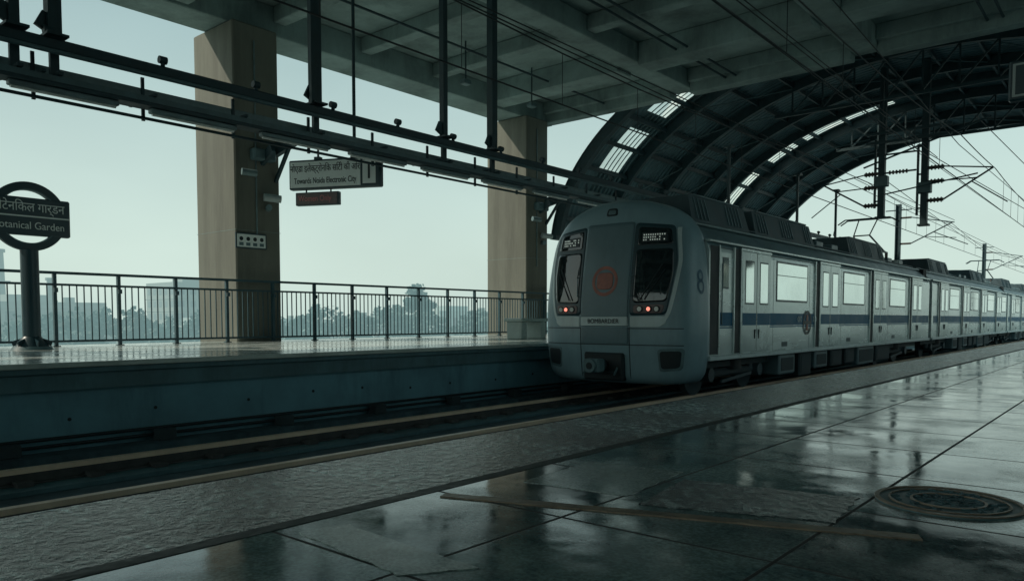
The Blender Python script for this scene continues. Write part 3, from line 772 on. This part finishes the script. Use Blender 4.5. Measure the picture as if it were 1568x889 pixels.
n=36;v=[]
for i in range(n):
    t=2*math.pi*i/n
    for r in(.21,.27): v.append((1.5945,5.9+r*math.cos(t),.42+r*math.sin(t)))
b.add(v,[(2*i,2*i+1,2*((i+1)%n)+1,2*((i+1)%n)) for i in range(n)],'signtext')
b.box(1.590,1.5950,5.70,6.10,.38,.46,'signtext'); b.box(1.590,1.5940,5.84,5.96,.24,.60,'red')
for k in(-1,1):
    for j in range(3):
        yy=5.9+k*(.38+.09*j); b.bar((1.592,yy,.56),(1.592,yy+k*.05,.50),.004,.02,'trainwhite'); b.bar((1.592,yy+k*.05,.50),(1.592,yy,.44),.004,.02,'trainwhite')
b.obj('side_emblem',train)

# ------------------------------------------------------------ overhead line
e=empty('overhead_wires'); b=MB()
def wire(pts,r=.011): b.path(pts,r,'wire',5)
sup=[-16,3,22,27.6,42,68,95,125,160,200,255]
for cx in(-7.5,-3.8):
    wire([(cx,-16,4.02),(cx,255,4.02)],.013)
    for a,c in zip(sup[:-1],sup[1:]):
        n=8; P=[]
        sag=min(.55,.0009*(c-a)**2)
        for i in range(n+1):
            t=i/n; P.append((cx,a+(c-a)*t,5.15-4*sag*t*(1-t)))
        wire(P,.013)
        for i in range(1,n):
            if (c-a)>10: wire([P[i],(cx,P[i][1],4.02)],.006)
wire([(-9.4,-16,6.2),(-9.4,42,5.9),(-9.9,255,6.0)],.014); wire([(-8.6,-16,5.5),(-8.3,27,5.6),(-7.4,42,5.3)],.012)
wire([(-5.7,-16,6.3),(-5.7,27.6,6.1)],.012); wire([(-5.2,-16,5.7),(-5.4,27.6,5.7)],.012)
wire([(-6.4,-16,6.6),(-6.6,27.6,6.5),(-6.2,68,6.3)],.012); wire([(-4.6,5,6.7),(-4.7,27,5.9),(-4.0,68,5.6)],.012)
wire([(-11,38,7.2),(-9.9,68,6.4),(-10,120,6.3)],.016)
wire([(-2.4,27,6.8),(-3,68,6.1),(-2.2,130,6.2)],.016)
wire([(-5.7,27.8,5.9),(-3.6,44,4.9),(-3.8,68,4.6)],.014); wire([(-4.4,27.8,6.9),(-2.6,48,5.2)],.014)
wire([(-7.0,27.8,5.2),(-8.2,42,5.5),(-9.8,68,5.6)],.014)
b.obj('contact_and_messenger_wires',e)
def droppost(x,y,side,ztop,zbot):
    e=empty('overhead_line_drop_post',(x,y,0)); b=MB()
    b.box(-.10,.10,-.10,.10,zbot,ztop,'steel')
    b.box(-.16,.16,-.16,.16,zbot-.06,zbot,'steel'); b.box(-.2,.2,-.14,.14,zbot+1.0,zbot+1.35,'steel2',.02)
    b.box(-.24,-.18,-.05,.05,zbot+.3,zbot+2.6,'steel')
    for z in(zbot+.5,zbot+1.6,zbot+2.5): b.box(-.2,0,-.03,.03,z,z+.05,'steel')
    for z in(4.35,4.95,5.4): b.cyl((side*.1,0,z),(side*.55,0,z),.055,'porcelain',10)
    for z in(4.35,4.95,5.4):
        for k in range(4): b.cyl((side*(.18+k*.1),0,z),(side*(.21+k*.1),0,z),.085,'porcelain',12)
    b.cyl((side*.55,0,4.35),(side*1.9,0,5.2),.028,'steel',8); b.cyl((side*.55,0,5.4),(side*1.9,0,5.2),.022,'steel',8)
    b.cyl((side*.55,0,4.95),(side*1.5,0,4.93),.02,'steel',8); b.cyl((side*1.3,0,4.85),(side*2.3,0,4.1),.018,'steel',8)
    b.obj('post_and_cantilever',e)
droppost(-5.75,27.6,1,8.9,3.6); droppost(-7.05,27.6,-1,8.9,3.95)
e=empty('overhead_line_portal',(0,26.9,0)); b=MB()
for z in(6.3,6.6): b.bar((-7.4,.1,z),(-4.9,.1,z),.08,.08,'steel')
b.bar((-7.5,.2,5.55),(-3.9,.35,6.7),.05,.05,'steel'); b.bar((-6.9,.2,4.6),(-4.2,.3,5.0),.04,.04,'steel')
for z in(5.9,5.3): b.cyl((-6.9,.2,z),(-5.9,.2,z),.03,'steel',8)
for k in range(6): b.cyl((-6.7+k*.1,.2,5.3),(-6.66+k*.1,.2,5.3),.07,'porcelain',10)
b.obj('brackets',e)
def mast(x,y,side):
    e=empty('overhead_line_mast',(x,y,0)); b=MB()
    for s in(-.1,.1): b.box(s-.02,s+.02,-.12,.12,-1.15,6.3,'steel')
    b.box(-.08,.08,-.02,.02,-1.15,6.3,'steel')
    for zz,L in((4.3,.6),(5.6,.6)): b.cyl((side*.12,0,zz),(side*L,0,zz),.05,'porcelain',10)
    b.cyl((side*.6,0,4.3),(side*2.4,0,5.2),.03,'steel',8); b.cyl((side*.6,0,5.6),(side*2.5,0,5.2),.025,'steel',8)
    b.cyl((side*1.6,0,4.8),(side*3.1,0,4.1),.02,'steel',8); b.cyl((side*1.2,0,4.6),(side*2.6,0,4.45),.018,'steel',8)
    b.bar((-side*.6,0,6.0),(side*.6,0,6.0),.05,.05,'steel')
    b.obj('mast_and_cantilever',e)
for y in(42,68,95,125,160,200,245):
    mast(-9.9,y,1); mast(-1.2,y,-1)

# ------------------------------------------------------------ distant city
random.seed(11)
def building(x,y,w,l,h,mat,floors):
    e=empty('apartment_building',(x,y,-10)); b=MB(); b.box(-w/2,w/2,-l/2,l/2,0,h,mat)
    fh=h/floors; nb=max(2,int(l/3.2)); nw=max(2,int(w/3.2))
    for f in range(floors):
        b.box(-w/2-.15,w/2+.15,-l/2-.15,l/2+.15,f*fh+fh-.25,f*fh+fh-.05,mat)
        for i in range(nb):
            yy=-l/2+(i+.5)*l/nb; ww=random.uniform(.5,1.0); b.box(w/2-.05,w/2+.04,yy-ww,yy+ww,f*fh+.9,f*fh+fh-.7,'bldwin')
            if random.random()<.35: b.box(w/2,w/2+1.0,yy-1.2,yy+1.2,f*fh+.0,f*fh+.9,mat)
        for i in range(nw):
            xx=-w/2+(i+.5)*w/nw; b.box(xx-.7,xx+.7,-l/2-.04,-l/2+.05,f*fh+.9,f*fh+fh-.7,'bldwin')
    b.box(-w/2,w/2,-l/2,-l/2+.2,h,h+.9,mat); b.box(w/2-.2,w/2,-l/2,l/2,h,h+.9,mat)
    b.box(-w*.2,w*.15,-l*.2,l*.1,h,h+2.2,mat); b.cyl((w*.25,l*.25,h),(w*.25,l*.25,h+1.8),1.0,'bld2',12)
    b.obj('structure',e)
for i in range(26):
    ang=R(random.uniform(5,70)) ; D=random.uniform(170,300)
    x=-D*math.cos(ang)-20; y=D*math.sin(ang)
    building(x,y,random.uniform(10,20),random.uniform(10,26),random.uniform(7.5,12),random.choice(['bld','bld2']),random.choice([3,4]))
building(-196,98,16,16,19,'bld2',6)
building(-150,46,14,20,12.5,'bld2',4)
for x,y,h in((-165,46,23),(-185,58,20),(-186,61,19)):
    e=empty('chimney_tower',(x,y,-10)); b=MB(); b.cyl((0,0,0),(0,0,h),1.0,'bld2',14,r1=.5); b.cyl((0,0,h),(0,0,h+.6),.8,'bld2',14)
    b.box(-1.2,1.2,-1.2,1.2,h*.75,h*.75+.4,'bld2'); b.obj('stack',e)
e=empty('distant_tree_line'); b=MB(); lf=MB()
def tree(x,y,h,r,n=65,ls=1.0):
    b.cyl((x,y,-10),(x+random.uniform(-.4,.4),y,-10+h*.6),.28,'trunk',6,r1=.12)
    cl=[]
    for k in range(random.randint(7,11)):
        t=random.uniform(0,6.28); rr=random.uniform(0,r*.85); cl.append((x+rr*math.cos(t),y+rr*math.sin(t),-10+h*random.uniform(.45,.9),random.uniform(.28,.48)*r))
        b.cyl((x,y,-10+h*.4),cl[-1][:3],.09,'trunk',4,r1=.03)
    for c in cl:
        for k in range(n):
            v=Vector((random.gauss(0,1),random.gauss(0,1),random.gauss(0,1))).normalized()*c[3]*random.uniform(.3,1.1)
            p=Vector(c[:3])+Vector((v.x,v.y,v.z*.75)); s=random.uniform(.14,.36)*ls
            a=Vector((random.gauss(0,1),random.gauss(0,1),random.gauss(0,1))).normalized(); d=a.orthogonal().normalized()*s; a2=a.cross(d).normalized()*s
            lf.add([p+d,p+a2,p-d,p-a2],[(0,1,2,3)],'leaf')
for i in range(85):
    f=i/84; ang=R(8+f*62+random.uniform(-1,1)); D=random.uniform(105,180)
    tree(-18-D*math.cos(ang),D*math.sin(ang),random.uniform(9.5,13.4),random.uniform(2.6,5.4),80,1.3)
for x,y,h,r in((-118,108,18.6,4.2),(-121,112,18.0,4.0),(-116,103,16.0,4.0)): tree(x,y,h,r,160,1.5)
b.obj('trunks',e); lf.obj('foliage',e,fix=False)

# ------------------------------------------------------------ world, sun, camera
w=bpy.data.worlds.new('World'); S.world=w; w.use_nodes=True; nt=w.node_tree;L=nt.links
bg=nt.nodes['Background']; bg.inputs['Strength'].default_value=.148
sunv=Vector((-.52,-.60,.62)).normalized(); el=math.asin(sunv.z); az=math.atan2(sunv.x,sunv.y)
sk=nd(nt,'ShaderNodeTexSky',sky_type='NISHITA'); sk.sun_disc=False; sk.sun_elevation=el; sk.sun_rotation=az; sk.dust_density=3; sk.air_density=1.5
tc=nd(nt,'ShaderNodeTexCoord'); sp=nd(nt,'ShaderNodeSeparateXYZ'); L.new(tc.outputs['Generated'],sp.inputs[0])
mr=nd(nt,'ShaderNodeMapRange',interpolation_type='SMOOTHSTEP'); mr.inputs[1].default_value=0.02; mr.inputs[2].default_value=.5; L.new(sp.outputs['Z'],mr.inputs[0])
tn=nd(nt,'ShaderNodeTexNoise'); tn.inputs['Scale'].default_value=1.6; tn.inputs['Detail'].default_value=4
mpn=nd(nt,'ShaderNodeMapping'); mpn.inputs['Scale'].default_value=(1,1,2.5); L.new(tc.outputs['Generated'],mpn.inputs[0]); L.new(mpn.outputs[0],tn.inputs['Vector'])
tr=nd(nt,'ShaderNodeMapRange'); tr.inputs[1].default_value=.3; tr.inputs[2].default_value=.7; tr.inputs[3].default_value=.90; tr.inputs[4].default_value=1.07; L.new(tn.outputs['Fac'],tr.inputs[0])
mx=nd(nt,'ShaderNodeMix',data_type='RGBA'); mx.inputs[6].default_value=(4.35,5.45,5.0,1); mx.inputs[7].default_value=(2.1,3.2,3.3,1); L.new(mr.outputs[0],mx.inputs[0])
mt_=nd(nt,'ShaderNodeMix',data_type='RGBA',blend_type='MULTIPLY'); mt_.inputs[0].default_value=1; L.new(mx.outputs[2],mt_.inputs[6]); L.new(tr.outputs[0],mt_.inputs[7])
m2=nd(nt,'ShaderNodeMix',data_type='RGBA'); m2.inputs[0].default_value=.9; L.new(sk.outputs[0],m2.inputs[6]); L.new(mt_.outputs[2],m2.inputs[7])
L.new(m2.outputs[2],bg.inputs['Color'])
sl=bpy.data.lights.new('sun','SUN'); sl.energy=2.6; sl.angle=R(1.5); sl.color=(1,.90,.74); so=bpy.data.objects.new('sun',sl); S.collection.objects.link(so)
so.rotation_euler=sunv.to_track_quat('Z','Y').to_euler()
cam=bpy.data.cameras.new('camera'); co=bpy.data.objects.new('camera',cam); S.collection.objects.link(co)
co.location=(0,0,.5); co.rotation_euler=(R(87),0,R(40.3)); cam.lens=26.4; cam.shift_y=.0663; cam.clip_end=6000; cam.clip_start=.05
S.camera=co
S.view_settings.view_transform='Standard'; S.view_settings.look='None'; S.view_settings.exposure=0
